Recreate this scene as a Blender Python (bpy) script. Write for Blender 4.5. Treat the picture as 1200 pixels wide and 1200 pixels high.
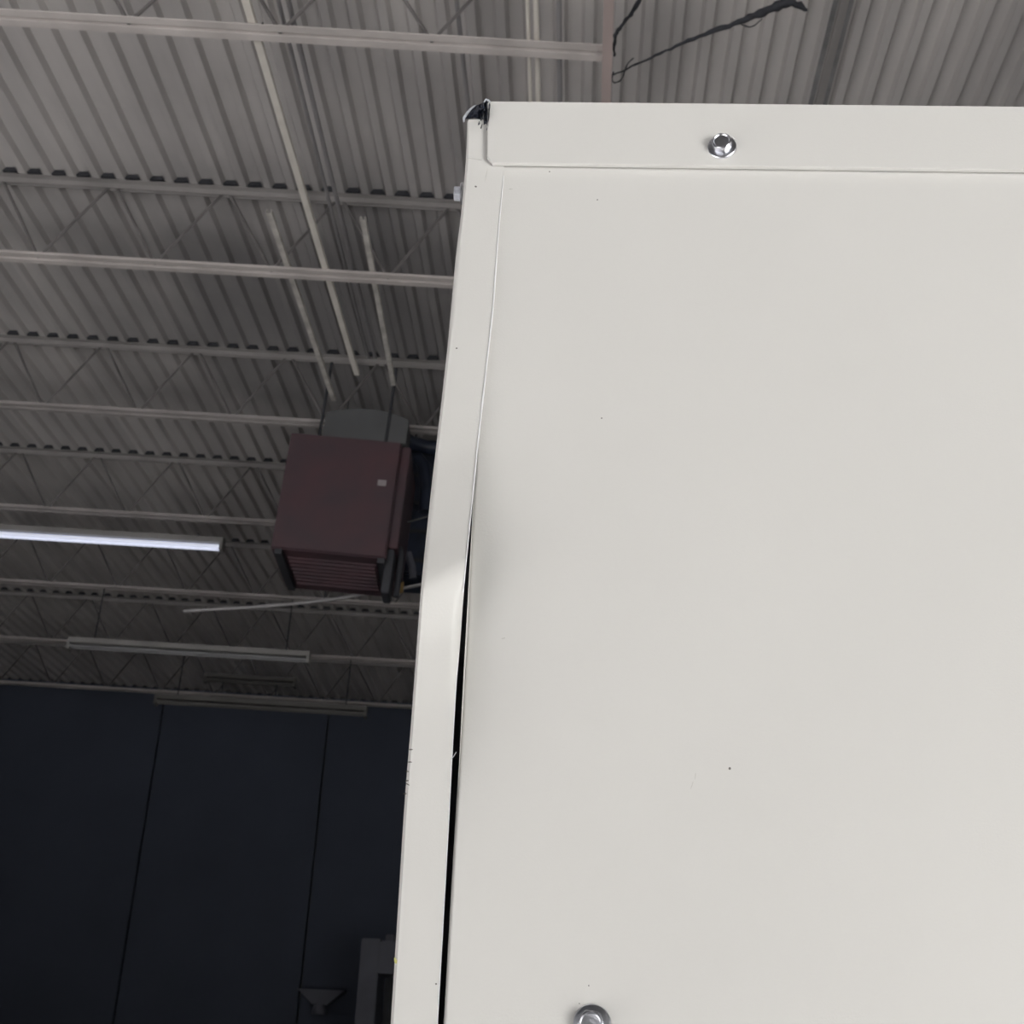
import bpy, bmesh, math, random
from mathutils import Vector, Matrix
random.seed(7)
S = bpy.context.scene
COL = S.collection
for o in list(bpy.data.objects): bpy.data.objects.remove(o)

# ------------------------------------------------------------------ camera
F = 1500.0                                   # focal length in pixels of the 1200 px frame
CAM = Vector((0, 0, 1.70))
def unit(x, y, z): return Vector((x, y, z)).normalized()
# camera space: x right, y down, z forward.  World up and the roof's fall line seen from the camera
up_c = unit(157, -3338, 1500)
fw_c = unit(67, 674, 1500); fw_c = (fw_c - up_c * fw_c.dot(up_c)).normalized()
rt_c = up_c.cross(fw_c) * -1
if rt_c.x < 0: rt_c = -rt_c
def c2w(v): return Vector((v.dot(rt_c), v.dot(fw_c), v.dot(up_c)))
def ray(px, py): return c2w(Vector((px - 600, py - 600, F)))
cd = bpy.data.cameras.new('camera'); cam = bpy.data.objects.new('camera', cd); COL.objects.link(cam)
cx, cy, cz = c2w(Vector((1, 0, 0))), c2w(Vector((0, -1, 0))), c2w(Vector((0, 0, -1)))
m = Matrix((cx, cy, cz)).transposed().to_4x4(); m.translation = CAM
cam.matrix_world = m
cd.sensor_width = 36; cd.lens = 36 * F / 1200; cd.clip_start = 0.02
cd.dof.use_dof = True; cd.dof.focus_distance = 0.64; cd.dof.aperture_fstop = 40.0
S.camera = cam

# ------------------------------------------------------------------ light
S.view_settings.view_transform = 'Standard'; S.view_settings.look = 'None'
S.view_settings.gamma = 1; S.view_settings.use_curve_mapping = False
S.view_settings.exposure = 0.06
w = bpy.data.worlds.new('world'); S.world = w; w.use_nodes = True
w.node_tree.nodes['Background'].inputs[0].default_value = (0.62, 0.74, 1.0, 1)
w.node_tree.nodes['Background'].inputs[1].default_value = 0.02
def area(name, loc, aim, sx, sy, power, col):
    l = bpy.data.lights.new(name, 'AREA'); l.shape = 'RECTANGLE'; l.size = sx; l.size_y = sy
    l.energy = power; l.color = col
    o = bpy.data.objects.new(name, l); COL.objects.link(o); o.location = loc
    o.rotation_euler = (Vector(aim) - Vector(loc)).to_track_quat('-Z', 'Y').to_euler()
    return o
area('added_opening_key', (3.0, -2.55, 1.1), (0.3, .6, 1.9), 2.4, 2.0, 126, (1.0, 0.985, 0.95))  # cabinet key from low right, set in an added door opening
sl = bpy.data.lights.new('sun', 'SUN'); sl.energy = 52; sl.angle = .009; sl.color = (1, .985, .975)
so = bpy.data.objects.new('sun', sl); COL.objects.link(so); so.location = (0, -8, 12)
so.rotation_euler = Vector((-.08, .64, -.76)).to_track_quat('-Z', 'Y').to_euler()

# ------------------------------------------------------------------ helpers
def tag(o, label=None, cat=None, group=None, kind=None):
    if label: o['label'] = label
    if cat: o['category'] = cat
    if group: o['group'] = group
    if kind: o['kind'] = kind
    return o
def empty(name, mat):
    o = bpy.data.objects.new(name, None); COL.objects.link(o); o.matrix_world = mat; o.empty_display_size = .1
    return o
def link(name, me, parent=None, mat=None):
    o = bpy.data.objects.new(name, me); COL.objects.link(o)
    if parent: o.parent = parent
    if mat is not None: o.matrix_local = mat
    return o
def mesh(name, verts, faces, material, smooth=False):
    me = bpy.data.meshes.new(name); me.from_pydata([tuple(v) for v in verts], [], faces)
    bm = bmesh.new(); bm.from_mesh(me); bmesh.ops.remove_doubles(bm, verts=bm.verts, dist=1e-7)
    bmesh.ops.recalc_face_normals(bm, faces=bm.faces); bm.to_mesh(me); bm.free()
    if smooth:
        for p in me.polygons: p.use_smooth = True
        me.set_sharp_from_angle(angle=math.radians(smooth if smooth is not True else 35))
    me.materials.append(material)
    return me
class MB:
    def __init__(s): s.v = []; s.f = []
    def add(s, v, f):
        n = len(s.v); s.v += [Vector(p) for p in v]; s.f += [tuple(i + n for i in q) for q in f]; return s
    def box(s, a, b, m=None):
        (x0, y0, z0), (x1, y1, z1) = a, b
        v = [Vector(p) for p in ((x0,y0,z0),(x1,y0,z0),(x1,y1,z0),(x0,y1,z0),(x0,y0,z1),(x1,y0,z1),(x1,y1,z1),(x0,y1,z1))]
        if m: v = [m @ p for p in v]
        return s.add(v, [(0,3,2,1),(4,5,6,7),(0,1,5,4),(1,2,6,5),(2,3,7,6),(3,0,4,7)])
    def tube(s, pts, r, n=8, cap=True):
        pts = [Vector(p) for p in pts]; rs = r if isinstance(r, (list, tuple)) else [r] * len(pts)
        k0 = len(s.v); prev = None
        for i, p in enumerate(pts):
            t = (pts[min(i+1, len(pts)-1)] - pts[max(i-1, 0)]).normalized()
            a = prev if prev else (Vector((0,0,1)) if abs(t.z) < .9 else Vector((1,0,0)))
            a = (a - t * a.dot(t)).normalized(); prev = a; b = t.cross(a)
            for j in range(n):
                th = 2*math.pi*j/n; s.v.append(p + (a*math.cos(th) + b*math.sin(th)) * rs[i])
        for i in range(len(pts)-1):
            for j in range(n):
                q = k0 + i*n; s.f.append((q+j, q+(j+1)%n, q+n+(j+1)%n, q+n+j))
        if cap:
            s.f.append(tuple(range(k0, k0+n))); e = k0 + (len(pts)-1)*n; s.f.append(tuple(range(e+n-1, e-1, -1)))
        return s
    def prism(s, poly, y0, y1):                     # poly in x,z extruded along y
        n = len(poly); v = [(x, y0, z) for x, z in poly] + [(x, y1, z) for x, z in poly]
        return s.add(v, [tuple(range(n)), tuple(range(2*n-1, n-1, -1))] + [(i, (i+1)%n, n+(i+1)%n, n+i) for i in range(n)])
    def lathe(s, prof, n=24):                       # prof (r,z)
        k0 = len(s.v)
        for r, z in prof:
            for j in range(n): th = 2*math.pi*j/n; s.v.append(Vector((r*math.cos(th), r*math.sin(th), z)))
        for i in range(len(prof)-1):
            for j in range(n): q = k0+i*n; s.f.append((q+j, q+(j+1)%n, q+n+(j+1)%n, q+n+j))
        s.f.append(tuple(range(k0, k0+n))); e = k0+(len(prof)-1)*n; s.f.append(tuple(range(e, e+n)))
        return s
    def me(s, name, material, smooth=False): return mesh(name, s.v, s.f, material, smooth)
    def obj(s, name, material, parent=None, smooth=False): return link(name, s.me(name, material, smooth), parent)

def material(name, col, rough=.6, metal=0., var=0., scale=4., bump=0., bscale=40., spec=None, stretch=(1,1,1), col2=None, emit=0.):
    m = bpy.data.materials.new(name); m.use_nodes = True; N = m.node_tree; L = N.links
    b = N.nodes['Principled BSDF']; b.inputs['Roughness'].default_value = rough; b.inputs['Metallic'].default_value = metal
    b.inputs['Base Color'].default_value = (*col, 1)
    if spec is not None: b.inputs['Specular IOR Level'].default_value = spec
    tc = N.nodes.new('ShaderNodeTexCoord'); mp = N.nodes.new('ShaderNodeMapping'); mp.inputs['Scale'].default_value = stretch
    L.new(tc.outputs['Object'], mp.inputs[0])
    if var or col2:
        n = N.nodes.new('ShaderNodeTexNoise'); n.inputs['Scale'].default_value = scale; n.inputs['Detail'].default_value = 5
        L.new(mp.outputs[0], n.inputs['Vector'])
        r = N.nodes.new('ShaderNodeValToRGB'); r.color_ramp.elements[0].position = .3; r.color_ramp.elements[1].position = .7
        a = col2 or tuple(c*(1-var) for c in col); r.color_ramp.elements[0].color = (*a, 1)
        r.color_ramp.elements[1].color = (*[min(1, c*(1+var)) for c in col], 1)
        L.new(n.outputs['Fac'], r.inputs[0]); L.new(r.outputs[0], b.inputs['Base Color'])
    if bump:
        n2 = N.nodes.new('ShaderNodeTexNoise'); n2.inputs['Scale'].default_value = bscale; n2.inputs['Detail'].default_value = 3
        L.new(mp.outputs[0], n2.inputs['Vector'])
        bp = N.nodes.new('ShaderNodeBump'); bp.inputs['Strength'].default_value = bump; bp.inputs['Distance'].default_value = .002
        L.new(n2.outputs['Fac'], bp.inputs['Height']); L.new(bp.outputs[0], b.inputs['Normal'])
    if emit:
        b.inputs['Emission Color'].default_value = (*col, 1); b.inputs['Emission Strength'].default_value = emit
    return m
M = dict(
    paint=material('cream_paint', (.72, .712, .69), .42, var=.012, scale=9, bump=.05, bscale=900, spec=.4),
    bright=material('cut_edge_highlight', (.92, .93, .95), .35, spec=.8),  # cut edge with its catch highlight put into the colour
    chip=material('dark_chip', (.16, .15, .14), .8, var=.2, scale=300),
    scuff=material('pale_scuff', (.58, .575, .54), .8, var=.1, scale=300),
    yellow=material('yellow_mark', (.60, .58, .22), .7, var=.2, scale=300),
    zinc=material('zinc_plate', (.80, .81, .86), .30, 1., var=.08, scale=400, bump=.08, bscale=900),
    foam=material('dark_foam', (.034, .042, .070), .35, var=.6, scale=400, bump=1., bscale=1200),
    rim=material('torn_edge', (.55, .57, .62), .5, var=.2, scale=500),
    inner=material('inner_shadow_fill', (.05, .05, .06), .7, var=.2, scale=20),  # dark fill in place of the unlit cabinet inside
    deck=material('deck_paint', (.64, .61, .595), .7, col2=(.49, .47, .465), var=.10, scale=1.1, bump=.3, bscale=30, stretch=(1, .35, 1)),
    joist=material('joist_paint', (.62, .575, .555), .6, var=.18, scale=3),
    joist3=material('joist_paint_shaded', (.46, .43, .42), .7, var=.2, scale=3),  # chords of the far joists, their deeper shade put into the colour
    joist2=material('joist_paint_dark', (.30, .285, .28), .7, var=.2, scale=3),  # darker joist paint for the top chords
    web=material('web_steel', (.16, .15, .15), .6, var=.25, scale=6),
    strut=material('galvanised_strut', (.80, .76, .70), .5, var=.12, scale=5),
    support=material('dull_galvanised_strut', (.60, .575, .54), .6, var=.3, scale=9),
    conduit=material('grey_conduit', (.36, .35, .36), .45, .2, var=.15, scale=5),
    rust=material('primer_pink_tube', (.52, .43, .41), .6, var=.15, scale=6),
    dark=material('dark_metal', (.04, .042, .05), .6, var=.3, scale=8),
    cable=material('dusty_cable', (.035, .037, .045), .8, var=.3, scale=30, bump=1., bscale=120),
    maroon=material('maroon_enamel', (.086, .044, .052), .5, var=.16, scale=3.5, col2=(.068, .048, .058)),
    hood=material('grey_hood', (.10, .103, .107), .6, var=.15, scale=3),
    label=material('paper_label', (.33, .30, .31), .7, var=.1, scale=30),
    brass=material('brass_valve', (.55, .38, .16), .4, .6, var=.1, scale=30),
    blue=material('blue_pipe', (.026, .034, .058), .4, var=.3, scale=8),
    wall=material('dark_wall', (.066, .078, .112), .8, var=.10, scale=.8, bump=.3, bscale=12),
    side=material('side_wall', (.12, .12, .12), .9, var=.10, scale=.8),
    stain=material('stained_strap', (.24, .235, .24), .8, var=.3, scale=6),
    apron=material('pale_concrete_apron', (.09, .09, .092), .8, var=.1, scale=1.2),
    fixture2=material('shaded_fixture_enamel', (.15, .145, .14), .6, var=.1, scale=5),  # darker copy for the far strips, their dimness painted in
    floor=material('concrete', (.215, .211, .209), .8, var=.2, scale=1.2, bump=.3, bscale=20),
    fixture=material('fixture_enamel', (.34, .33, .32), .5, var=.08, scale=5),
    tube=material('fluorescent_tube', (.30, .30, .31), .4, var=.02, scale=2),
    lit=material('lit_tube', (.80, .84, 1.0), .3, emit=.55),
    machine=material('machine_grey', (.115, .12, .15), .6, var=.12, scale=3),
)

# ------------------------------------------------------------------ roof frame
R = ray(667, 1274).normalized()
J = c2w(Vector((1, .06, 0))).normalized()
Nn = R.cross(J).normalized()
if Nn.z < 0: Nn = -Nn
E = R.cross(Nn).normalized()
if E.x < 0: E = -E
HT, HB = 5.0, 4.41                              # deck underside and bottom chord above the camera
def roof(u, v, w): return CAM + J*u + R*v + Nn*w
def at(px, py, w):                              # point at height w under the roof plane
    d = ray(px, py); return CAM + d * (w / d.dot(Nn))
def uv(P):
    d = P - CAM; w_ = d.dot(Nn); d = d - Nn*w_
    e = J.dot(E); u = d.dot(E) / e; v = d.dot(R) - u*J.dot(R); return u, v, w_
def atv(px, py, v):                             # point on the pixel's ray at distance v along the ribs
    d = ray(px, py); k = R - J*(0)
    # u*J + v*R + w*N = t*d
    A = Matrix((J, Nn, -d)).transposed(); sol = A.inverted() @ (-R*v)
    return CAM + d*sol.z
def frame(P, x, z):                             # matrix with x axis and z axis
    x = x.normalized(); y = z.cross(x).normalized(); z = x.cross(y)
    mm = Matrix((x, y, z)).transposed().to_4x4(); mm.translation = P; return mm

U0, U1 = -9.6, 6.5
V0, VW = -2.6, 18.2
JV = [4.59 + 1.97*k for k in range(7)]
uend = uv(at(706, 75, HB))[0]

# ceiling: roof board with steel deck sheets under it
mb = MB()
# blotchy soot around the heater's flue; it also paints in the deep ceiling's dimness
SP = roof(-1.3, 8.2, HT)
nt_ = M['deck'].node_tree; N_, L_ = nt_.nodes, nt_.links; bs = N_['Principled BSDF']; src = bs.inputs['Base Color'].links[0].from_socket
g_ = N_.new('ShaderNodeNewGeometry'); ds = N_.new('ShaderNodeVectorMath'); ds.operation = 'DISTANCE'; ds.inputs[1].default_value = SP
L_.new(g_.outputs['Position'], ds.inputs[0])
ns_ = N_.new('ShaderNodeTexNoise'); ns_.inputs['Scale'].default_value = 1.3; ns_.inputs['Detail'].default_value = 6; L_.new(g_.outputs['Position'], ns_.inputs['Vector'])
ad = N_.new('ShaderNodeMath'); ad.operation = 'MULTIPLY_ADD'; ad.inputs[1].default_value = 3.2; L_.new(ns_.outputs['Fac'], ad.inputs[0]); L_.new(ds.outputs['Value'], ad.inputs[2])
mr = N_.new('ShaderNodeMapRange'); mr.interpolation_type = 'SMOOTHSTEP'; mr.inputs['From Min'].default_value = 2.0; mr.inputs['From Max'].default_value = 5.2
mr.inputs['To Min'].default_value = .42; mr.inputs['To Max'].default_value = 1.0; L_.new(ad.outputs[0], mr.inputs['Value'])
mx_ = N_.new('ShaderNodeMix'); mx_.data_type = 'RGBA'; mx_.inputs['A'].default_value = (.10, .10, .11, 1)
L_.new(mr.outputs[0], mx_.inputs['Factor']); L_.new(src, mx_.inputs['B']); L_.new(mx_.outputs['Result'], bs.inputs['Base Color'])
c4 = [roof(a, b, HT+.05) for a, b in ((U0-.1,V0),(U1+.1,V0),(U1+.1,VW+.5),(U0-.1,VW+.5))]
mb.add(c4 + [p + Nn*.1 for p in c4], [(0,1,2,3),(7,6,5,4),(0,4,5,1),(1,5,6,2),(2,6,7,3),(3,7,4,0)])
ceiling = mb.obj('ceiling', M['side']); tag(ceiling, kind='structure')
P0 = .1524
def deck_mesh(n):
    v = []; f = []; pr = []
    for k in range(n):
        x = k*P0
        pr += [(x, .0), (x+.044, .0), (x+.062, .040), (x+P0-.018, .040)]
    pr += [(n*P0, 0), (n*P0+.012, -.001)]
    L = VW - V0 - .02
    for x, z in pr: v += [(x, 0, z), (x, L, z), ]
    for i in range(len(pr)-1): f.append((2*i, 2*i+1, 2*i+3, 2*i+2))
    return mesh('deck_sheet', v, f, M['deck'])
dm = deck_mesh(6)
base = frame(roof(0, V0+.01, HT), E, Nn)
if (base.to_3x3() @ Vector((0,1,0))).dot(R) < 0: print('FLIP')
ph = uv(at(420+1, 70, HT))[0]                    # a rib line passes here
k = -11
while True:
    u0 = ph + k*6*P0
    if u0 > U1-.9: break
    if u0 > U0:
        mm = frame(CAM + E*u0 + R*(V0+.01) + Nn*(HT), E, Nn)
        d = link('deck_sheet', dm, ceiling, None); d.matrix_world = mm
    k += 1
# dark stained seam strap under the deck at the right
p = at(972, 60, HT-.004); su = uv(p)[0]
mb = MB()
for dx, ww in ((-.045, .026), (.034, .022)):
    a = [CAM+E*(su+dx)+R*V0+Nn*(HT-.006), CAM+E*(su+dx+ww)+R*V0+Nn*(HT-.006)]
    b = [q + R*(VW-V0-.3) for q in a]
    mb.add([a[0],a[1],b[1],b[0]]+[q+Nn*.005 for q in (a[0],a[1],b[1],b[0])], [(0,1,2,3),(7,6,5,4),(0,4,5,1),(1,5,6,2),(2,6,7,3),(3,7,4,0)])
s = mb.obj('seam_strap', M['stain'], ceiling); s['label'] = 'pair of dark stained straps along the deck at the upper right'

# ------------------------------------------------------------------ joists
LEN = uend - (U0+.05)
def chord_mesh(top, side):
    g = .012; leg = .040; t = .005; z = 1 if not top else -1
    poly = [(side*g, 0), (side*(g+leg), 0), (side*(g+leg), z*t), (side*(g+t), z*t), (side*(g+t), z*leg), (side*g, z*leg)]
    v = [(0, y, zz) for y, zz in poly] + [(LEN, y, zz) for y, zz in poly]; n = 6
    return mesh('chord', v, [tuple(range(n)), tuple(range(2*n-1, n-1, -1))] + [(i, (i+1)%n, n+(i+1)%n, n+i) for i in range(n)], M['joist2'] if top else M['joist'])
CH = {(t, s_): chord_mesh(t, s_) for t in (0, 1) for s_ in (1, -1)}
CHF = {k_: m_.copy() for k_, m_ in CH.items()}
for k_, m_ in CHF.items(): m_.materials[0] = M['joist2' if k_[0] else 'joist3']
PITCH = .71
bn = uv(at(506, 52, HB))[0]
D_ = HT - HB
web_me = {}
for s_ in (1, -1):
    web_me[s_] = MB().tube([(0,0,.012), (s_*PITCH/2*.96, 0, D_-.012)], .0095, 6).me('web_rod', M['web'], 60)
jl = ['roof joist nearest the camera, its pale bottom chord crossing the top of the view',
      'second roof joist from the camera, bottom chord below the clearest row of deck gaps',
      'third roof joist from the camera, crossing behind the grey hood of the maroon heater',
      'fourth roof joist from the camera, carrying the lit fluorescent strip beside the maroon heater',
      'fifth roof joist from the camera, dim, crossing just below the maroon heater',
      'sixth roof joist from the camera, very dim with zigzag webs above the unlit strip light',
      'farthest roof joist, almost lost in the dark close to the back wall']
for i, v in enumerate(JV):
    jo = empty('bar_joist', frame(roof(U0+.05, v, HB), J, Nn)); tag(jo, jl[i], 'joist', 'open-web joists under the roof deck')
    for t in (0, 1):
        for s_ in (1, -1):
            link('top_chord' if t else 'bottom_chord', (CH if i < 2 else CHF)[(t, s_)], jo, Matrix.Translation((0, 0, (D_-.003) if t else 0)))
    kmin = math.ceil((U0+.05 - bn + PITCH/2)/PITCH); kk = kmin
    sh = 0 if i == 0 else .25
    while bn + kk*PITCH + sh + PITCH/2 < uend:
        x = bn + kk*PITCH + sh - (U0+.05)
        if x > PITCH/2:
            for s_ in (1, -1): link('web_rod', web_me[s_], jo, Matrix.Translation((x, 0, 0)))
        kk += 1

# dark plugs standing in for the shaded deck flute gaps above the top chords
cm_ = MB().prism([(.008,.001),(.100,.001),(.082,.029),(.026,.029)], 0, .02).me('flute_gap_shade', M['dark'])
far = MB()
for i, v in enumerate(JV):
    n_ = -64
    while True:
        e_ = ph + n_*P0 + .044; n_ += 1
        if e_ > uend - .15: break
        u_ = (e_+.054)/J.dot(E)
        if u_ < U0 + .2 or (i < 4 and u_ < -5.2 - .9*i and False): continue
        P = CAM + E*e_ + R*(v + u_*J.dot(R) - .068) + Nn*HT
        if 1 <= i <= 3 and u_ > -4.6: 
            o = link('flute_gap_shade', cm_, ceiling); o.matrix_world = frame(P, E, Nn)
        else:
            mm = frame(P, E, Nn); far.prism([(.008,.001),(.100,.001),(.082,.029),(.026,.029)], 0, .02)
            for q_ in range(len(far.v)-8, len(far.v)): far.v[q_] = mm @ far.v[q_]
o = far.obj('flute_gap_shade', M['dark'], ceiling); o['kind'] = 'stuff'

# long runs along the ribs ------------------------------------------------
def run(name, pa, pb, w_, kind, size, mat, label, cat, parent=None, ext=0, z=None):
    A = at(*pa, w_); B = at(*pb, w_); Bd = (B-A).normalized(); A = A - Bd*ext
    L = (B-A).length; mm = frame(A, Bd, Nn)
    mb = MB()
    if kind == 'tube': mb.tube([(0,0,0),(L,0,0)], size, 10)
    elif kind == 'bar': mb.box((0,-size/2,0),(L,size/2,size*.5))
    elif kind == 'channel':
        h = size/2; t = .003; dd = size*.8
        v = []; poly = [(-h,0),(h,0),(h,dd),(h-.01,dd),(h-.01,dd-t),(h-t,dd-t),(h-t,t),(-h+t,t),(-h+t,dd-t),(-h+.01,dd-t),(-h+.01,dd),(-h,dd)]
        n = len(poly); v = [(0,y,zz) for y,zz in poly]+[(L,y,zz) for y,zz in poly]
        mb.add(v, [tuple(range(n)), tuple(range(2*n-1,n-1,-1))]+[(i,(i+1)%n,n+(i+1)%n,n+i) for i in range(n)])
    o = mb.obj(name, mat, None, 40 if kind == 'tube' else False); o.matrix_world = mm
    return tag(o, label, cat)
wB = HB + .046
run('strut_channel', (287,0), (418,440), wB, 'channel', .036, M['strut'], 'long pale straight channel lying on the joist bottom chords, left of the conduits', 'channel', ext=2)
run('support_channel', (315,250), (391,470), wB, 'channel', .034, M['support'], 'pale support channel running to the left hanger rod of the maroon heater', 'channel')
run('support_channel', (425,258), (461,452), wB, 'channel', .032, M['support'], 'pale support channel running to the right end of the heater hood', 'channel')
run('conduit', (326,0), (432,420), HT-.25, 'tube', .011, M['conduit'], 'thin grey conduit right of the long pale channel, the left one of the pair', 'conduit', ext=2)
run('conduit', (338,0), (440,420), HT-.25, 'tube', .013, M['conduit'], 'thin grey conduit right of the long pale channel, the right one of the pair', 'conduit', ext=2)
run('conduit', (618,0), (621,100), wB+.012, 'tube', .010, M['strut'], 'pale conduit crossing the nearest joist above the cabinet, left one of a close pair', 'conduit', ext=2).scale = (2.5,1,1)
run('conduit', (628,0), (630.5,100), wB+.012, 'tube', .013, M['strut'], 'pale conduit crossing the nearest joist above the cabinet, right one of a close pair', 'conduit', ext=2).scale = (2.5,1,1)
run('conduit', (655,0), (656,100), wB+.012, 'tube', .013, M['conduit'], 'grey conduit between the close pair and the pinkish tube above the cabinet', 'conduit', ext=2).scale = (2.5,1,1)
run('conduit', (535,0), (546,100), HT-.25, 'tube', .012, M['conduit'], 'grey conduit crossing above the torn corner of the cabinet', 'conduit', ext=2).scale = (2.5,1,1)
run('edge_tube', (713.5,0), (710.5,110), HB-.045, 'channel', .046, M['rust'], 'pinkish square tube along which the roof joists end, above the cabinet', 'tube', ext=2).scale = (5,1,1)

# clamps where the runs cross the nearest joist
for nm, px, lb in (('pipe_clamp', (301, 36), 'small dark clamp where the pale channel crosses the nearest joist'),
                   ('pipe_clamp', (621, 58), 'small dark clamp holding the close pair of conduits on the nearest joist'),
                   ('pipe_clamp', (653, 61), 'small dark clamp under the single grey conduit on the nearest joist')):
    P = at(px[0], px[1], HB+.05); o = MB().box((-.03,-.012,-.012),(.03,.012,.03)).tube([(-.02,0,0),(-.02,0,.05)], .006, 6).tube([(.02,0,0),(.02,0,.05)], .006, 6).obj(nm, M['dark'])
    o.matrix_world = frame(P, J, Nn); tag(o, lb, 'clamp')

# dusty cables hanging at the right of the pinkish tube
def cable(name, pts, w_, rad, mat, label, cat='cable', n=8, jit=0.):
    P = []
    for i, q in enumerate(pts): P.append(at(q[0], q[1], w_ + (q[2] if len(q) > 2 else 0)))
    Q = []; RR = []
    for i in range(len(P)-1):
        a, b = P[max(i-1,0)], P[min(i+2,len(P)-1)]
        for s_ in range(6):
            t = s_/6; p1, p2 = P[i], P[i+1]
            q = .5*((2*p1)+(p2-a)*t+(2*a-5*p1+4*p2-b)*t*t+(3*p1-a-3*p2+b)*t**3)
            Q.append(q + Vector([random.uniform(-jit, jit) for _ in range(3)]))
            r = rad if not isinstance(rad, (list, tuple)) else rad[i]*(1-t)+rad[i+1]*t
            RR.append(r*(1+random.uniform(-.25,.25)*(jit > 0)))
    Q.append(P[-1]); RR.append(RR[-1]*.6)
    o0 = Q[0].copy(); o = MB().tube([q-o0 for q in Q], RR, n).obj(name, mat, None, 60); o.location = o0
    return tag(o, label, cat)
cable('cable', [(717,88),(745,76),(780,60),(820,42),(860,28),(895,14),(925,3),(946,12)], HB+.1, [.004,.005,.006,.009,.012,.019,.022,.006], M['cable'], 'thick dusty black cable rising to the right from the pinkish tube over the ribbed deck', jit=.004)
cable('cable', [(720,66),(721,42),(733,25),(745,8),(756,-12)], HB+.1, [.005,.008,.008,.010,.010], M['cable'], 'short dusty black cable climbing steeply beside the pinkish tube', jit=.003)
cable('cable', [(719,84),(717,93),(722,97),(730,90),(735,76),(743,68)], HB+.06, .0035, M['cable'], 'small loose loop of dark wire hanging beside the pinkish tube', jit=.002)
cable('cable', [(866,26),(872,30),(882,31),(893,22)], HB+.08, .003, M['cable'], 'thin drooping thread under the thick dusty cable', jit=.001)

# ------------------------------------------------------------------ unit heater
VH = 8.10
def H(px, py, dv=0): return atv(px, py, VH+dv)
tl, tr, br, bl = H(326,506), H(466,518), H(458,655), H(318,641)
hx = ((tr-tl)+(br-bl)).normalized(); hz = ((tl-bl)+(tr-br)); hz = (hz - hx*hz.dot(hx)).normalized()
org = (bl+br)/2; hm = frame(org, hx, hz)
Wd = ((tr-tl).length+(br-bl).length)/2; Hd = ((tl-bl).length+(tr-br).length)/2; Dp = .78
print('heater', Wd, Hd)
he = empty('unit_heater', hm); tag(he, 'maroon box-shaped unit heater hanging from the roof joists left of the cabinet', 'heater')
a = Wd/2
def bev_box(x0,y0,z0,x1,y1,z1,b):
    bm = bmesh.new(); bmesh.ops.create_cube(bm, size=1)
    for v in bm.verts: v.co = Vector(((x0+x1)/2+v.co.x*(x1-x0),(y0+y1)/2+v.co.y*(y1-y0),(z0+z1)/2+v.co.z*(z1-z0)))
    bmesh.ops.bevel(bm, geom=bm.edges[:], offset=b, segments=2, affect='EDGES')
    vs = [v.co.copy() for v in bm.verts]; bm.verts.index_update(); fs = [tuple(v.index for v in f.verts) for f in bm.faces]; bm.free()
    return vs, fs
MB().add(*bev_box(-a,.012,.0,a-.045,Dp,Hd,.008)).obj('housing', M['maroon'], he, 40)
MB().add(*bev_box(-a+.006,-.004,.006,a-.052,.012,Hd-.006,.004)).obj('front_panel', M['maroon'], he, 40)
MB().add(*bev_box(a-.045,.05,.10,a+.02,Dp-.05,Hd-.01,.006)).obj('side_cover', M['maroon'], he, 40)
MB().add(*bev_box(.245,-.009,.60*Hd,.305,-.004,.60*Hd+.045,.001)).obj('rating_label', M['label'], he)['label'] = 'small pale label on the front panel'
for s_ in (-1, 1):
    x = -a+.03 if s_ < 0 else a-.10
    MB().box((x,.01,-.035),(x+.05,Dp-.05,0)).obj('skid', M['dark'], he)['label'] = 'dark rail under the housing'
MB().box((-a+.10,.14,-.012),(a-.12,Dp-.1,.002)).obj('bottom_outlet', M['maroon'], he)
for i in range(7):
    y = .17+i*.07
    MB().box((-a+.11,y,-.030),(a-.13,y+.006,-.010), Matrix.Rotation(.0,4,'X')).obj('louvre', M['maroon'], he)
# grey curved hood on top
pts = []; n = 14; x0, x1 = -a+.22, a-.02
for i in range(n+1):
    t = i/n; x = x0+(x1-x0)*t; pts.append((x, Hd+.12+.13*math.sin(math.pi*min(1,max(0,.12+.76*t)))**.6))
poly = [(x0, Hd+.002)] + pts + [(x1, Hd+.002)]
o = MB().prism(poly, .02, .30).obj('hood', M['hood'], he, 30); o['label'] = 'grey sheet-metal hood with a gently arched top'
for x, zz in ((-a+.20, .62), (a-.16, .55)):
    MB().tube([(x,.015,Hd),(x,.015,Hd+.60)], .011, 8).obj('hanger_rod', M['dark'], he, 40)
MB().add(*bev_box(a-.055,.08,-.22,a+.0,.30,.10,.006)).obj('burner_box', M['dark'], he, 40)
MB().tube([(a+.04,.2,-.20),(a+.04,.2,.1),(a+.02,.2,.16)], .022, 10).obj('gas_pipe', M['dark'], he, 40)

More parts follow.
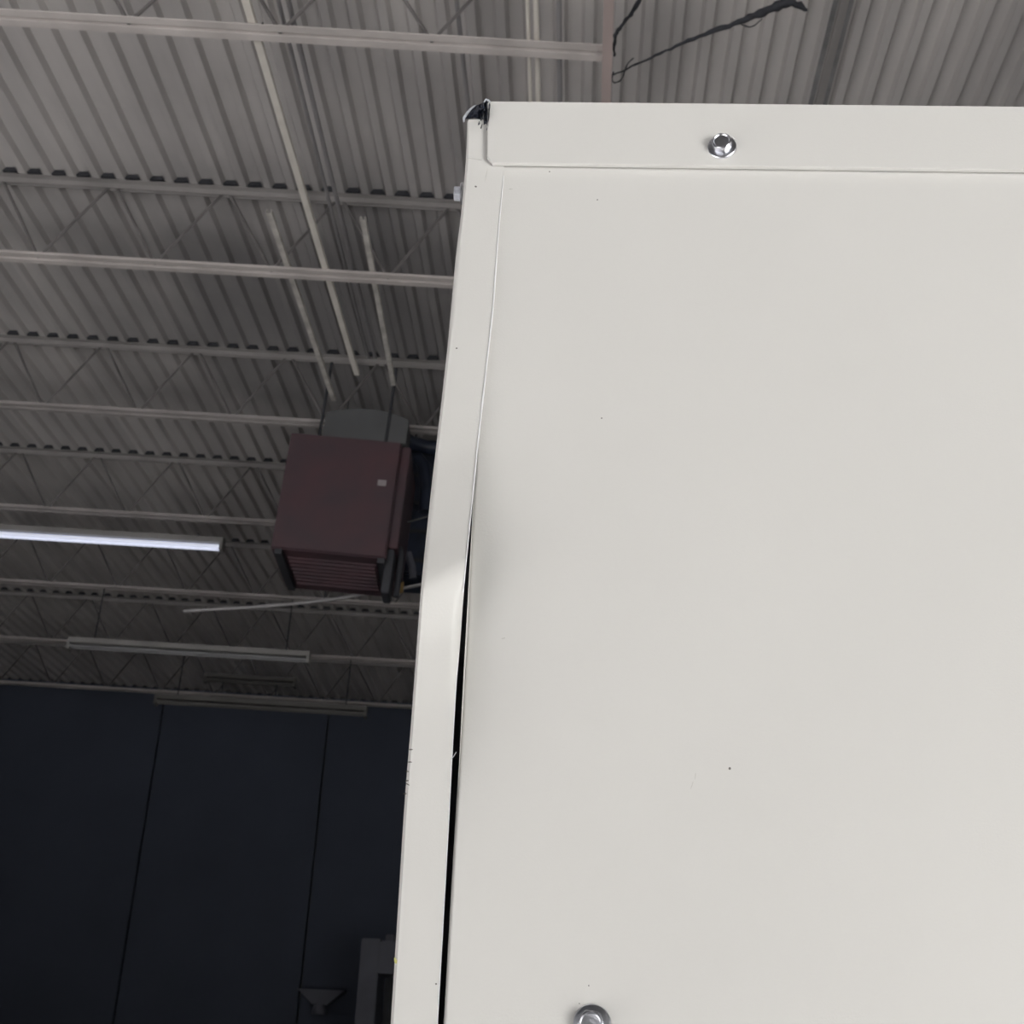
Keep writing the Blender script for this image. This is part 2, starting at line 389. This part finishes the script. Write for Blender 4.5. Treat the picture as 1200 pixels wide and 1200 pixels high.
# flue and pipes right of the heater
def thing_tube(name, pts, v, rad, mat, label, cat):
    P = [atv(x, y, v) for x, y in pts]; o0 = P[0].copy()
    o = MB().tube([p-o0 for p in P], rad, 12).obj(name, mat, None, 50); o.location = o0
    return tag(o, label, cat)
thing_tube('flue_pipe', [(470,512),(484,520),(500,524),(530,526)], 8.7, .055, M['blue'], 'dark blue flue pipe running from the heater towards the cabinet edge', 'pipe')
thing_tube('flue_pipe', [(489,536),(496,545),(500,570),(498,600)], 8.8, .05, M['blue'], 'dark blue pipe dropping beside the heater, half hidden by the cabinet edge', 'pipe')
thing_tube('wire', [(477,612),(481,611),(488,609),(505,604)], 8.6, .008, M['hood'], 'thin grey wire leaving the heater towards the cabinet edge', 'wire')
thing_tube('gas_line', [(215,716),(290,712),(340,708),(385,703),(430,696),(468,690),(520,680)], 9.15, .014, M['conduit'], 'thin gas line sweeping up below the heater towards the cabinet edge', 'pipe')
g0 = bpy.data.objects['gas_line']; A_ = atv(380, 703, 9.15); B_ = A_ + Nn*(HT-.02-(A_-CAM).dot(Nn))
MB().tube([A_-g0.location, B_-g0.location], .006, 6).obj('hanger', M['dark'], g0, 40)
P = atv(476, 513, 9.3); ex_ = (atv(560, 513, 9.3)-P).length; zz_ = P.z - atv(476, 672, 9.3).z
r = empty('hanging_duct', frame(P, J, Nn)); tag(r, 'dark blue-black duct hanging between the maroon heater and the cabinet edge', 'duct')
MB().add(*bev_box(0,0,-zz_,ex_,.45,0,.02)).obj('duct_body', M['blue'], r, 40)
for k_ in range(5): MB().add(*bev_box(-.012,-.012,-zz_+.1+k_*(zz_-.2)/4,ex_+.012,.462,-zz_+.13+k_*(zz_-.2)/4,.004)).obj('seam_band', M['dark'], r)
for x_ in (.06, ex_-.06): MB().tube([(x_,.2,-.01),(x_,.2,HT-.02-(P-CAM).dot(Nn))], .008, 6).obj('hanger', M['dark'], r, 40)
P = atv(469.5, 688, 9.08); o = MB().add(*bev_box(-.022,-.02,-.045,.022,.02,.045,.006)).tube([(0,0,.03),(0,0,.06)], .012, 8).obj('valve', M['brass'], None, 40); o.location = P
tag(o, 'small yellowish valve on the gas line below the heater', 'valve')
thing_tube('drop_pipe', [(478,648),(483,664),(484,678)], 9.02, .028, M['machine'], 'short grey pipe hanging right of the heater above the gas line', 'pipe')

# ------------------------------------------------------------------ fluorescent strips
def fixture(px, py, v, length, lit, label, drop, enamel='fixture'):
    P = atv(px, py, v); mm = frame(P, J, Nn)
    r = empty('strip_light', mm); tag(r, label, 'light', 'fluorescent strip lights under the joists')
    MB().add(*bev_box(-length,-.055,.02,0,.055,.075,.005)).obj('body', M[enamel], r)
    MB().add(*bev_box(-.03,-.06,-.05,0,.06,.02,.004)).obj('end_cap', M[enamel], r)
    for s_ in (-1, 1):
        MB().tube([(-length+.03,s_*.035,-.012),(-.03,s_*.035,-.012)], .017, 10).obj('tube', M['lit'] if lit else M['tube' if enamel == 'fixture' else enamel], r, 40)
    MB().add(*bev_box(-length,-.06,-.05,-length+.03,.06,.02,.004)).obj('end_cap', M[enamel], r)
    for x in (-.25, -length+.25):
        MB().tube([(x,0,.07),(x,0,HB+.03-(P-CAM).dot(Nn))], .008, 6).obj('hanger', M['dark'], r, 40)
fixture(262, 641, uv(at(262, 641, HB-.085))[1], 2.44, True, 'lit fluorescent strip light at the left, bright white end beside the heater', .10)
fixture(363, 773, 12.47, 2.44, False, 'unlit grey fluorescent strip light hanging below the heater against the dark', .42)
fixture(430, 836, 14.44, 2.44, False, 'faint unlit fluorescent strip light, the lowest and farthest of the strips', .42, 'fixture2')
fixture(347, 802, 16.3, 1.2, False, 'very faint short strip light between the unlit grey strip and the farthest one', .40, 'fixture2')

# ------------------------------------------------------------------ walls, floor
def roofz(x, y):
    p0 = CAM + Nn*(HT+.04); return p0.z - (Nn.x*(x-p0.x)+Nn.y*(y-p0.y))/Nn.z
Jh = Vector((J.x, J.y, 0)).normalized(); Rh = Vector((R.x, R.y, 0)).normalized()
def gp(u, v): q = CAM + Jh*u + Rh*v; return q.x, q.y
def slab(name, a, b, th, mat, parent=None, kind=None, dz=0.):
    ax, ay = a; bx, by = b; d = Vector((bx-ax, by-ay)).normalized(); n = Vector((d.y, -d.x))*th
    pts = [(ax,ay),(bx,by),(bx+n.x,by+n.y),(ax+n.x,ay+n.y)]
    v = [(x,y,0.0) for x,y in pts]+[(x,y,roofz(x,y)-dz) for x,y in pts]
    o = MB().add(v, [(0,3,2,1),(4,5,6,7),(0,1,5,4),(1,2,6,5),(2,3,7,6),(3,0,4,7)]).obj(name, mat, parent)
    if kind: o['kind'] = kind
    return o
VB = VW+.12
wall = slab('wall_back', gp(U1+.0, VB+.05), gp(U0-.0, VB+.05), .2, M['side'], None, 'structure', -.015)
# precast panels with open joints; one joint lies where the photo shows the dark vertical line
jp = ray(365, 1030); t = None
A2 = Matrix(((Jh.x, -jp.x), (Jh.y, -jp.y))); r2 = A2.inverted() @ Vector((-(Rh.x*(VB-.1)), -(Rh.y*(VB-.1)))); uj = r2.x
print('joint u', uj)
k = -4
while uj + k*2.4 < U1:
    a_, b_ = max(U0+.01, uj+k*2.4+.013), min(U1-.01, uj+(k+1)*2.4-.013)
    if b_ > a_: slab('wall_panel', gp(a_, VB-.08), gp(b_, VB-.08), -.08 if False else -.10, M['wall'], wall, None, .06)
    k += 1
def pier(name, ua, ub, z0, z1, parent=None):
    pts = [gp(ua,V0-.2), gp(ub,V0-.2), gp(ub,V0-.02), gp(ua,V0-.02)]
    v = [(x,y,z0) for x,y in pts]+[(x,y,z1 if z1 else roofz(x,y)-.02) for x,y in pts]
    o = MB().add(v, [(0,3,2,1),(4,5,6,7),(0,1,5,4),(1,2,6,5),(2,3,7,6),(3,0,4,7)]).obj(name, M['side'], parent)
    if not parent: o['kind'] = 'structure'
    return o
wf = pier('wall_front', U0-.2, U0+1.0, 0, None)          # unseen wall; piers, left bay and added right opening shape the light
pier('pier', -1.3, 1.7, 0, None, wf); pier('pier', 4.3, U1+.2, 0, None, wf)
pier('header', U0+1.0, -1.3, 5.2, None, wf); pier('header', 1.7, 4.3, 2.45, None, wf)
slab('wall_left', gp(U0-.02, V0), gp(U0-.02, VB+.1), -.2, M['side'], None, 'structure')
slab('wall_right', gp(U1+.02, V0), gp(U1+.02, VB+.1), .2, M['side'], None, 'structure')
for nm_, q, mt in (('floor', [gp(U0-.3,V0), gp(U1+.3,V0), gp(U1+.3,VB+.4), gp(U0-.3,VB+.4)], M['floor']),
                  ('floor_apron', [gp(U0-8,V0-16), gp(U1+8,V0-16), gp(U1+8,V0), gp(U0-8,V0)], M['apron'])):
    o = MB().add([(x,y,0) for x,y in q]+[(x,y,-.2) for x,y in q], [(0,1,2,3),(7,6,5,4),(0,4,5,1),(1,5,6,2),(2,6,7,3),(3,7,4,0)]).obj(nm_, mt); o['kind'] = 'structure'

# machines in the dark, low at the back
def hp(px, py, v): return atv(px, py, v)
P = hp(424, 1099, 15.5); Q = hp(520, 1099, 15.5)
mw = 1.5; top = P.z; r = empty('storage_cabinet', Matrix.Translation((P.x, P.y, 0)))
tag(r, 'dim grey steel frame cabinet standing against the back wall beside the lower cabinet edge', 'cabinet')
MB().add(*bev_box(0,0,0,.22,.6,top,.01)).obj('post', M['machine'], r)
MB().add(*bev_box(.22,0,top-.38,mw,.6,top-.02,.01)).obj('header', M['machine'], r)
MB().add(*bev_box(.24,.5,0,mw,.58,top-.38,.01)).obj('back_panel', M['dark'], r)
MB().add(*bev_box(mw,0,0,mw+.22,.6,top,.01)).obj('post', M['machine'], r)
MB().add(*bev_box(.24,.02,1.0,mw,.5,1.05,.005)).obj('shelf', M['machine'], r)
MB().add(*bev_box(.26,.1,top-.02,.36,.3,top+.06,.01)).obj('lifting_lug', M['machine'], r)
P = hp(376, 1160, 17.9)
r = empty('wall_lamp', frame(P, Jh, Vector((0,0,1)))); tag(r, 'faint grey flared lamp shade on the dark back wall, low at the left', 'lamp')
MB().add([(-.30,-.1,0),(.32,-.1,0),(.32,.2,0),(-.30,.2,0),(-.10,-.05,-.18),(.10,-.05,-.18),(.10,.15,-.18),(-.10,.15,-.18)], [(0,1,2,3),(7,6,5,4),(0,4,5,1),(1,5,6,2),(2,6,7,3),(3,7,4,0)]).obj('shade', M['machine'], r)
MB().lathe([(.09,-.30),(.10,-.27),(.07,-.18)], 16).obj('lamp_base', M['machine'], r, 40)
MB().box((-.02,.1,-.06),(.02,.42,-.02)).obj('arm', M['machine'], r)

# ------------------------------------------------------------------ THE CABINET
PSI = None
# the face plane: yaw so that the cap's lower edge matches, found from two image points
Dc = .565
# choose yaw so the pixels (575,191) and (1000,198) have one height on the face plane
best = None
for q in range(-900, 901):
    ps = math.radians(q*.01); nrm = Vector((math.sin(ps), math.cos(ps), 0))
    def hitz(px, py):
        d = ray(px, py); return d.z * (Dc / d.dot(nrm))
    e_ = abs(hitz(590, 119.5)-hitz(997, 123.5)) + abs(hitz(590,192)-hitz(997,198.5))
    if best is None or e_ < best[0]: best = (e_, ps)
PSI = best[1]; print('cabinet yaw', math.degrees(PSI), best[0])
nrm = Vector((math.sin(PSI), math.cos(PSI), 0)); cxv = Vector((math.cos(PSI), -math.sin(PSI), 0))
FO = CAM + nrm*Dc; FO.z = 0                     # origin on the floor
cm = frame(FO, cxv, Vector((0,0,1)))
cmi = cm.inverted()
def cab(px, py, yo=0.):                         # face pixel -> cabinet local (x, yo, z)
    d = ray(px, py); t = (Dc + yo)/d.dot(nrm); return cmi @ (CAM + d*t)
ZT = cab(800, 120.7, -.0042).z; XR = .95; DEP = .45
print('cabinet top', ZT, 'x at 545', cab(545,160).x)
cabinet = empty('cabinet', cm)
tag(cabinet, 'tall cream painted sheet-metal cabinet with a bent corner flange filling the right of the view', 'cabinet')

def interp(tab, y):
    if y <= tab[0][0]: return tab[0][1]
    for (a, b), (c, d) in zip(tab, tab[1:]):
        if y <= c:
            t = (y-a)/(c-a); return b + (d-b)*t
    (a, b), (c, d) = tab[-2:]; return d + (d-b)/(c-a)*(y-c)
def smooth_tab(tab, y, r=14):
    return sum(interp(tab, y+dy) for dy in (-r, -r/2, 0, r/2, r))/5
Lx = [(138,547.5),(180,546),(240,541),(300,533.5),(400,524.5),(480,515.5),(560,506),(640,497.5),(690,492.5),(780,486),(860,480),(900,476.5),(960,472),(1050,466.5),(1130,461.5),(1200,457)]
Rx = [(138,571),(190,590.5),(210,590),(250,586),(300,582),(360,578),(430,570),(520,560),(600,552),(670,545),(720,540.5),(800,534.5),(880,530),(960,526),(1050,521),(1130,516.5),(1200,512.5)]
ys = list(range(140, 1240, 8))
def crease(s_): return 690 - 30*s_             # lower on the left, higher on the right
def yoff(s_, y):                                # metres, negative = towards the camera
    c = crease(s_)
    tab = [(140,-.0010),(300,-.0012),(430,-.0018),(c-140,-.0030),(c-60,-.0090),(c-6,-.0148),(c+4,-.0146),(c+30,-.0110),(c+75,-.0055),(c+150,-.0020),(c+300,-.0008),(1240,-.0008)]
    return smooth_tab(tab, y, 7)
NS = 14
def strip_row(y):
    lx, rx = smooth_tab(Lx, y), smooth_tab(Rx, y) if y > 215 else interp(Rx, y)
    return lx, rx
verts = []; faces = []; th = .0018
rows = []
for y in ys:
    lx, rx = strip_row(y); row = []
    for i in range(NS+1):
        s_ = i/NS
        # round the outer corner back towards the side
        p = cab(lx + (rx-lx)*s_, y, yoff(s_, y) )
        e_ = min(1, s_/.10); p.y += .0022*(1-math.sqrt(max(0, 1-(1-e_)**2)))
        if y > 690 and s_ > .80:                # slight inward curl at the free edge under the crease
            g = math.exp(-((y-745)/50)**2); p.y += .0035*g*((s_-.80)/.20)**2
        row.append(p)
    rows.append(row)
# carry the flange down to the floor
last = rows[-1]; prev = rows[-2]
dv_ = Vector(((last[0]-prev[0]).x/ (last[0]-prev[0]).z, 0, 1))
for zt in [last[0].z*.75, last[0].z*.5, last[0].z*.25, 0.004]:
    k_ = zt/last[0].z
    rows.append([Vector((p.x - .012*(1-k_) + 0*k_, -.0010+(p.y+.0010)*k_**2, zt)) for p in last])
# front and back skins
nr = len(rows); nc = NS+1
for r_ in rows: verts += r_
for r_ in rows: verts += [p + Vector((0, th, 0)) for p in r_]
off = nr*nc
for i in range(nr-1):
    for j in range(NS):
        q = i*nc+j; faces.append((q, q+1, q+nc+1, q+nc)); faces.append((off+q, off+q+nc, off+q+nc+1, off+q+1))
    q = i*nc; faces.append((q, q+nc, off+q+nc, off+q)); q = i*nc+NS; faces.append((q, off+q, off+q+nc, q+nc))
for j in range(NS):
    faces.append((j, off+j, off+j+1, j+1)); q = (nr-1)*nc+j; faces.append((q, q+1, off+q+1, off+q))
fl = link('corner_flange', mesh('corner_flange', verts, faces, M['paint'], 50), cabinet)
fl['label'] = 'bent and creased left corner flange pulled away from the panel'
ce = MB(); pv = []
for y in range(206, 700, 8):
    r0, r1 = strip_row(y); p = cab(r1, y, yoff(1, y)-.0003); pv.append(p)
wv = [.00022+.00022*math.sin(math.pi*i/(len(pv)-1))*random.uniform(.6,1.3) for i in range(len(pv))]
ce.tube(pv, wv, 6).obj('cut_edge', M['bright'], cabinet, 60)['label'] = 'bare cut edge of the flange, its highlight painted bright'
pv = []
for y in range(700, 1240, 10):
    r0, r1 = strip_row(y); pv.append(cab(r1, y, yoff(1, y) + (.0035*math.exp(-((y-745)/50)**2)) - .0001))
MB().tube(pv, .0002, 6).obj('cut_edge', M['bright'], cabinet, 60)['label'] = 'bare cut edge of the flange, its highlight painted bright'
# side panel behind the flange's outer edge
verts = []; faces = []
for r_ in rows:
    p = r_[0]
    verts += [Vector((p.x, p.y+.0004, p.z)), Vector((p.x-.0003, p.y+.004, p.z)), Vector((p.x*.35 + .65*(rows[0][0].x-.004), .12, p.z)), Vector((rows[0][0].x-.006, DEP, p.z)),
              Vector((p.x+.0012, p.y+.0014, p.z)), Vector((p.x+.0012, p.y+.004, p.z)), Vector((p.x*.35+.65*(rows[0][0].x-.004)+.0012, .12, p.z)), Vector((rows[0][0].x-.0048, DEP, p.z))]
for i in range(nr-1):
    a0 = i*8; b0 = a0+8
    for j in range(3): faces.append((a0+j, b0+j, b0+j+1, a0+j+1)); faces.append((a0+4+j, a0+5+j, b0+5+j, b0+4+j))
    faces.append((a0, a0+4, b0+4, b0)); faces.append((a0+3, b0+3, b0+7, a0+7))
link('side_panel', mesh('side_panel', verts, faces, M['paint'], 40), cabinet)

# big front panel, dented softly near its left edge
pe = [(120,579),(200,575),(620,551.5),(800,541.5),(900,536.5),(1050,528),(1200,519.5)]
verts = []; faces = []
ysp = list(range(132, 1240, 18)); grid = []
for y in ysp:
    ex = interp(pe, y); row = []
    xs = [ex + q for q in (0,.6,1.5,3,5,8,12,18,26,36,48,62,80,100,125,155,190,240,300,380,480,620,800)]
    pl = cab(ex, y, 0)
    row += [pl + Vector((.0010, .020, 0)), pl + Vector((.0004, .0035, 0)), pl + Vector((.0003, .0022, 0))]
    for i, x in enumerate(xs):
        p = cab(x, y, 0); d = x-ex
        g = math.exp(-((y-755)/135)**2)
        p.y += .0080*g*math.exp(-(d/52.)) + .0006*math.exp(-d/120.)*math.exp(-((y-500)/300)**2)
        p.y += .0016*math.exp(-(d/1.6)**2)
        row.append(p)
    row.append(Vector((XR, 0, row[-1].z)))
    z0 = row[3].z
    grid.append(row)
# lower rows to the floor
last = grid[-1]
for kz in (.75, .5, .25, .003):
    grid.append([Vector((p.x - .012*(1-kz), p.y*kz if i > 2 else p.y, last[3].z*kz + (0 if True else 0))) for i, p in enumerate(last)])
nc = len(grid[0])
for r_ in grid: verts += r_
for i in range(len(grid)-1):
    for j in range(nc-1): q = i*nc+j; faces.append((q, q+1, q+nc+1, q+nc))
fp = link('front_panel', mesh('front_panel', verts, faces, M['paint'], 50), cabinet)

# body: dark shadow sheet, back, right side and bottom
XL = rows[0][0].x
b = MB()
b.box((XL+.004, DEP-.002, .0), (XR, DEP, ZT-.004)).box((XR-.002, .001, .0), (XR, DEP-.002, ZT-.004)).obj('back_panel', M['paint'], cabinet)
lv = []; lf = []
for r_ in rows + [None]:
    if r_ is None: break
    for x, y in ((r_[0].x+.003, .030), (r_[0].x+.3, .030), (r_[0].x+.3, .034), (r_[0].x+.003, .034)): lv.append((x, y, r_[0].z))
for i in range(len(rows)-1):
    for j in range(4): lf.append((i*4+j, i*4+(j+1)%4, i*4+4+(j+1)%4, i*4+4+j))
link('shadow_liner', mesh('shadow_liner', lv, lf, M['inner']), cabinet)['label'] = 'dark sheet behind the gap standing in for the shade inside'

# top cap: folded flange over the panel head with a clipped lower left corner
yo = -.0042
A = [cab(571.5,120,yo), cab(570.8,150,yo), cab(571,183.5,yo), cab(577.5,190.8,yo)]
zb = cab(1000,198,yo).z; zb0 = A[3].z
poly = [(A[0].x+.0012, ZT), (A[0].x, ZT-.0012), (A[1].x, A[1].z), (A[2].x, A[2].z), (A[3].x, zb0)]
right = [(XR+.003, zb0 + (zb-zb0)*1.0), (XR+.003, ZT)]
pl = poly + right; n = len(pl)
bm = bmesh.new(); fr = [bm.verts.new((x, yo, z)) for x, z in pl]; bk = [bm.verts.new((x, yo+.0024, z)) for x, z in pl]
bm.faces.new(fr); bm.faces.new(bk[::-1])
for i in range(n): bm.faces.new((fr[i], bk[i], bk[(i+1)%n], fr[(i+1)%n]))
bmesh.ops.recalc_face_normals(bm, faces=bm.faces)
ed = [e for e in bm.edges if all(v in fr for v in e.verts)]
bmesh.ops.bevel(bm, geom=ed, offset=.0003, segments=2, affect='EDGES')
me = bpy.data.meshes.new('top_cap'); bm.to_mesh(me); bm.free(); me.materials.append(M['paint'])
cap = link('top_cap', me, cabinet)
MB().box((A[0].x, yo+.0025, ZT-.0015), (XR+.003, DEP+.002, ZT)).obj('top_sheet', M['paint'], cabinet)

# hex screws --------------------------------------------------------------
def screw(px, py, rot, label, local=None, mat=None, s_=1., hm_=None):
    P = local if local else cab(px, py, yo if py < 300 else 0)
    r = MB().lathe([(.0079*s_,0),(.0079*s_,.0010*s_),(.0075*s_,.0014*s_),(.0056*s_,.0019*s_)], 40).obj('hex_screw', M['zinc'], cabinet, 25)
    r['label'] = label
    base_ = Matrix.Translation(P) @ (mat or (Matrix.Rotation(math.radians(-9), 4, 'Z') @ Matrix.Rotation(math.radians(90), 4, 'X')))
    r.matrix_local = base_
    # hexagonal head with chamfer and a dished top
    hb = MB(); k6 = 6; rr = .0057*s_
    def ring(rad, z, n=36, hexy=1.):
        out = []
        for j in range(n):
            th_ = 2*math.pi*j/n; a_ = ((th_ + rot) % (math.pi/3)) - math.pi/6
            hx_ = rad*math.cos(math.pi/6)/math.cos(a_); out.append(Vector((math.cos(th_), math.sin(th_), 0))*(hx_*hexy + rad*.90*(1-hexy)) + Vector((0,0,z)))
        return out
    rings = [ring(rr,.0018*s_), ring(rr,.0054*s_), ring(rr,.0058*s_,hexy=.6), ring(rr*.90,.0061*s_,hexy=0), ring(rr*.86,.0061*s_,hexy=0), ring(rr*.74,.0055*s_,hexy=0), ring(rr*.2,.0053*s_,hexy=0)]
    n = 36; v = [p for q_ in rings for p in q_]; f = []
    for i in range(len(rings)-1):
        for j in range(n): q_ = i*n+j; f.append((q_, q_+n, q_+n+(j+1)%n-j, i*n+(j+1)%n))
    f.append(tuple(range((len(rings)-1)*n, len(rings)*n)))
    hb.add(v, f); h = hb.obj('hex_head', hm_ or M['zinc'], r, 30)
    return r
screw(846, 173, .25, 'zinc hex screw on the top cap')
screw(694, 1200.5, .1, 'zinc hex screw low on the front panel, cut by the lower frame edge')
sp = cab(540.5, 219, .010)
screw(0, 0, .2, 'small pale hex screw sticking out of the left side near the top', local=Vector((sp.x+.0005, .016, sp.z)), mat=Matrix.Rotation(math.radians(-90), 4, 'Y'), s_=.80, hm_=M['rim'])

# torn dark corner --------------------------------------------------------
top = [(544,139),(547,134),(552,128),(558,123.5),(564,121.5),(568,118.5),(572,117.5),(574,119)]
bot = [(547,139.5),(552,138.3),(557,138),(562,140),(566,146),(569,151),(572.8,154),(572.5,148)]
verts = []; faces = []; NR = 7; nt = 22
def poly_at(tab, t):
    k_ = t*(len(tab)-1); i = min(int(k_), len(tab)-2); f_ = k_-i; return tab[i][0]+(tab[i+1][0]-tab[i][0])*f_, tab[i][1]+(tab[i+1][1]-tab[i][1])*f_
for layer in (0, 1):
    for i in range(nt+1):
        t = i/nt; a_ = poly_at(top, t); b_ = poly_at(bot, t)
        for j in range(NR+1):
            s_ = j/NR; x = a_[0]*(1-s_)+b_[0]*s_; y = a_[1]*(1-s_)+b_[1]*s_
            jt = .0030*min(1,t*1.6)*(1 if 0 < j < NR else .5)
            dpt = (.006 - .0110*t) + .006*(s_-.5)**2 + random.uniform(-jt, jt)
            p = cab(x + random.uniform(-.9,.9)*t, y + random.uniform(-.9,.9)*t, dpt if layer == 0 else dpt+.006); verts.append(p)
nn = (nt+1)*(NR+1)
for i in range(nt):
    for j in range(NR):
        q = i*(NR+1)+j; faces.append((q, q+NR+1, q+NR+2, q+1)); faces.append((nn+q, nn+q+1, nn+q+NR+2, nn+q+NR+1))
    q = i*(NR+1); faces.append((q, nn+q, nn+q+NR+1, q+NR+1)); q += NR; faces.append((q, q+NR+1, nn+q+NR+1, nn+q))
for j in range(NR): faces.append((j, j+1, nn+j+1, nn+j)); q = nt*(NR+1)+j; faces.append((q, nn+q, nn+q+1, q+1))
ts = link('torn_corner_seal', mesh('torn_corner_seal', verts, faces, M['foam'], 20), cabinet)
ts['label'] = 'crumpled dark torn seal at the top left corner'
rp = [cab(x-.4, y-.4, .004-.006*i/7) for i, (x, y) in enumerate(top)]
MB().tube([cab(543.6,143,.004)]+rp[:4], [.0004,.0008,.0008,.0006,.0003], 6).obj('torn_rim', M['rim'], cabinet, 50)['label'] = 'pale torn rim of the corner'
MB().tube([cab(567,120,-.004),cab(569.5,116.6,-.004),cab(572,117.6,-.0045),cab(575,119.8,-.0045)], [.0003,.0007,.0007,.0003], 6).obj('torn_rim', M['rim'], cabinet, 50)['label'] = 'pale torn rim of the corner'
for i in range(7):
    x = random.uniform(560,571); y = random.uniform(124,147)
    MB().tube([cab(x,y,-.0050),cab(x+random.uniform(-3,3),y+random.uniform(1,5),-.0062)], [.0002,.0004], 5).obj('foam_shred', M['foam'] if i%3 else M['hood'], cabinet)

# chips, dots, scratches -------------------------------------------------
def surf(px, py):
    lx, rx = strip_row(py)
    if px < rx and py > 140: return yoff((px-lx)/(rx-lx), py)
    return 0.
def chip(px, py, w_, h_, mat, name='paint_chip', ang=0., lift=.00015, label=None):
    y0 = surf(px, py) - lift; n = 9; v = []
    c = cab(px, py, y0); k_ = (cab(px+1, py, y0)-c).length
    for j in range(n):
        th_ = 2*math.pi*j/n; r_ = random.uniform(.75, 1.15)
        dx, dz = math.cos(th_)*w_*k_*r_/2, math.sin(th_)*h_*k_*r_/2
        v.append(c + Vector((dx*math.cos(ang)-dz*math.sin(ang), 0, dx*math.sin(ang)+dz*math.cos(ang))))
    v += [p + Vector((0, lift*.9, 0)) for p in v]
    f = [tuple(range(n)), tuple(range(2*n-1, n-1, -1))]+[(j, n+j, n+(j+1)%n, (j+1)%n) for j in range(n)]
    o = MB().add(v, f).obj(name, mat, cabinet)
    if label: o['label'] = label
for px, py, w_, h_ in ((700,234,1.6,1.6),(705,490,1.8,1.8),(855,900.5,3.2,3.2),(557.5,218.5,2.6,2.2),(535,408,2.2,2.),(644,201,1.8,1.6),(686,152,1.5,1.5),(511,1153,2.2,2.4),(679,1176,1.8,1.2),(690,1155,1.2,2.5)):
    chip(px, py, w_, h_, M['chip'])
chip(598.5, 221.5, 4, .8, M['scuff'], 'scratch'); chip(815, 909, 1.0, 8, M['scuff'], 'scratch', -.1); chip(811, 920, 1.0, 10, M['scuff'], 'scratch', -.35)
chip(590, 748, 5, 1.2, M['scuff'], 'scratch', .3); chip(895, 188, 3, 1, M['scuff'], 'scratch')
for px, py, w_, h_, a_ in ((480,878.5,6,1.6,0),(479,893,6,1.6,0),(476.5,904,4,1.4,0),(475.5,915,5,1.5,.2),(476.5,919,6,1.6,-.5),(473.5,930,5,1.5,0)):
    chip(px+1.2, py, w_, h_, M['chip'], 'edge_nick', a_)
chip(463.5, 1126, 3.5, 8, M['yellow'], 'yellow_mark', .35, label='small yellow scuff near the outer edge')
chip(556, 186.3, 20, .7, M['scuff'], 'hairline_crack', -.16, label='hairline crack across the flange head')
chip(569.8, 205, .7, 22, M['scuff'], 'hairline_crack', -.12)
MB().tube([cab(528.5,889.5,-.009),cab(531.5,886.5,-.008),cab(534.5,881.5,-.006)], .00018, 5).obj('fibre', M['rim'], cabinet)['label'] = 'tiny pale fibre bridging the gap'
